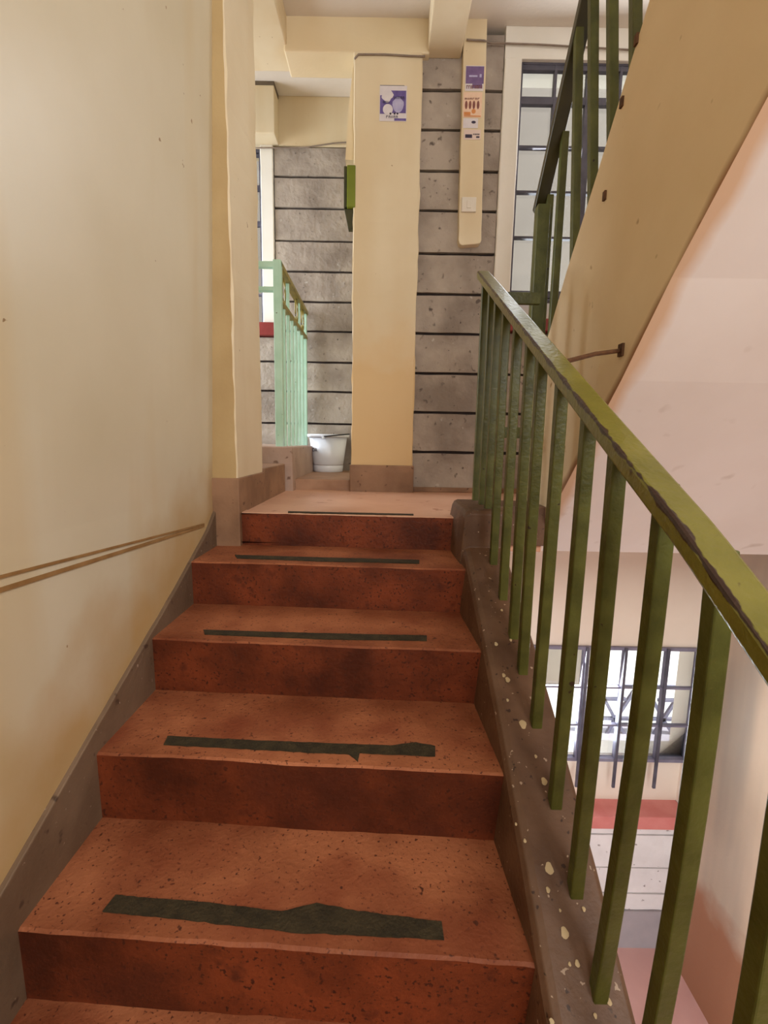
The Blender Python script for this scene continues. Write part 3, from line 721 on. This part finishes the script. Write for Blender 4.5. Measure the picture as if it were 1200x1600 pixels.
bm = NB(); box(bm, (a.x + b.x) / 2 - .012, (a.x + b.x) / 2 + .012, 2.834, 2.839, (a.z + b.z) / 2 - .02, (a.z + b.z) / 2 + .02); obj('rocker', bm, SWITCH, sw, bevel=.002)

# ------------------------------------------------------------------ cables
CAB = M('grey_cable', S(128, 112, 100), S(146, 130, 116), 20, rough=.6)
def cable(pts, label, r=.0045):
    bm = NB(); out = []
    for a, b in zip(pts, pts[1:]):
        for k in range(6): out.append(a.lerp(b, k / 6))
    out.append(pts[-1]); tube(bm, out, r, 6)
    tag(obj('cable', bm, CAB, smooth=True), label, 'cable', 'surface run cables')
cable([PY(554, 92, 2.846), PY(560, 85, 2.846), PY(600, 85, 2.846), PY(640, 87.5, 2.846), PY(664, 88, 2.846)], 'thin grey cable along the top of the cream column')
cable([PY(396, 231, YF - .02), PY(450, 231, YF - .02), PY(480, 230, YF - .02), PY(520, 224, YF - .02), PY(548, 222, YF - .02)], 'sagging grey cable across the top of the far stone wall')
cable([PY(729, 62, 2.84), PY(757, 63.5, 2.84), PY(765, 67, 2.875), PY(840, 69.5, 2.875), PY(985, 78, 2.875), PY(1060, 83, 2.875)], 'thin grey cable running above the top right window')

# ------------------------------------------------------------------ outside
bm = NB(); box(bm, -14, 30, YW + .25, 40, -.3, -.2); o = struct('ground', bm, EXTG, 'sunlit pale yard outside the lower window', 'ground')
bm = NB(); box(bm, -9, PY(934, 1080, 7.0).x, 7.0, 9.0, -.2, 9)
tag(obj('neighbouring_building', bm, EXTW), 'plain beige building beyond the windows', 'building', kind='structure')
yp = 4.4
bm = NB(); zp = PY(1000, 1157, yp).z; box(bm, 1.0, 7.2, yp, yp + .25, -.2, zp - .05); box(bm, .97, 7.23, yp - .03, yp + .28, zp - .05, zp)
tag(obj('parapet', bm, EXTP, bevel=.01), 'grey parapet wall just outside the lower window', 'wall', kind='structure')
ry = yp + .12
orl = thing('yard_railing', 'thin steel railing of crossed bars outside the lower window', 'railing', (2.4, ry, zp))
def seg(p, q, name, t=.03):
    a, b = PY(*p, ry), PY(*q, ry); bm = NB(); bar(bm, a, b, t, t, side=Vector((0, 1, 0))); obj(name, bm, FRAMEL, orl)
seg((930, 1072), (1100, 1074), 'top_rail'); seg((930, 1122), (1090, 1124), 'middle_rail')
for x in (938, 1000, 1080): seg((x + 2, 1072), (x - 2, 1160), 'post')
for c_ in (961, 1036):
    seg((c_, 1124), (c_ + 32, 1076), 'diagonal_bar'); seg((c_, 1124), (c_ - 22, 1082), 'diagonal_bar'); seg((c_, 1124), (c_ + 24, 1160), 'diagonal_bar'); seg((c_, 1124), (c_ - 22, 1160), 'diagonal_bar')
seg((930, 1092), (978, 1092), 'short_rail'); seg((1028, 1094), (1055, 1094), 'short_rail')

# ------------------------------------------------------------------ light
w = bpy.data.worlds.new('sky'); SC.world = w; w.use_nodes = True
bgn = w.node_tree.nodes['Background']; bgn.inputs['Color'].default_value = (.86, .93, 1, 1); bgn.inputs['Strength'].default_value = 1.6
def area(name, loc, target, sx, sy, power, col, spread=180):
    l = bpy.data.lights.new(name, 'AREA'); l.shape = 'RECTANGLE'; l.size = sx; l.size_y = sy; l.energy = power; l.color = col; l.spread = math.radians(spread)
    o = bpy.data.objects.new(name, l); C.objects.link(o); o.location = loc
    o.rotation_euler = (Vector(target) - Vector(loc)).to_track_quat('-Z', 'Y').to_euler()
area('daylight_stair_window', (.95, -1.75, O + 1.35), (.4, 2.6, O + .2), 1.7, 1.3, 66, (1, .97, .93))
area('daylight_lower_window', (1.15, YW + .02, O - 1.65), (1.2, 0, O - 2.1), .8, .7, 32, (.92, .96, 1), 140)
area('daylight_upper_window', (1.4, YW + .02, O + 1.45), (1.2, 0, O + 1.0), 1.2, 1.0, 26, (.95, .97, 1))
area('fill_lower_wall', (1.2, -1.7, O - 2.3), (1.4, 3, O - 2.6), 1.4, 1.2, 26, (.96, .98, 1))  # added fill from behind, brightens the wall under the lower window
area('daylight_passage', (-2.5, 3.3, O + .9), (-.2, 3.5, O + .6), 1.0, 1.6, 52, (.86, .93, 1), 130)
s = bpy.data.lights.new('sun', 'SUN'); s.energy = 7; s.angle = .01; s.color = (1, .96, .9)
so = bpy.data.objects.new('sun', s); C.objects.link(so); so.rotation_euler = Vector((-.75, .12, -.9)).to_track_quat('-Z', 'Y').to_euler()

SC.view_settings.view_transform = 'Standard'; SC.view_settings.look = 'None'; SC.view_settings.gamma = 1; SC.view_settings.use_curve_mapping = False
SC.view_settings.exposure = 0.12
SC.render.film_transparent = False
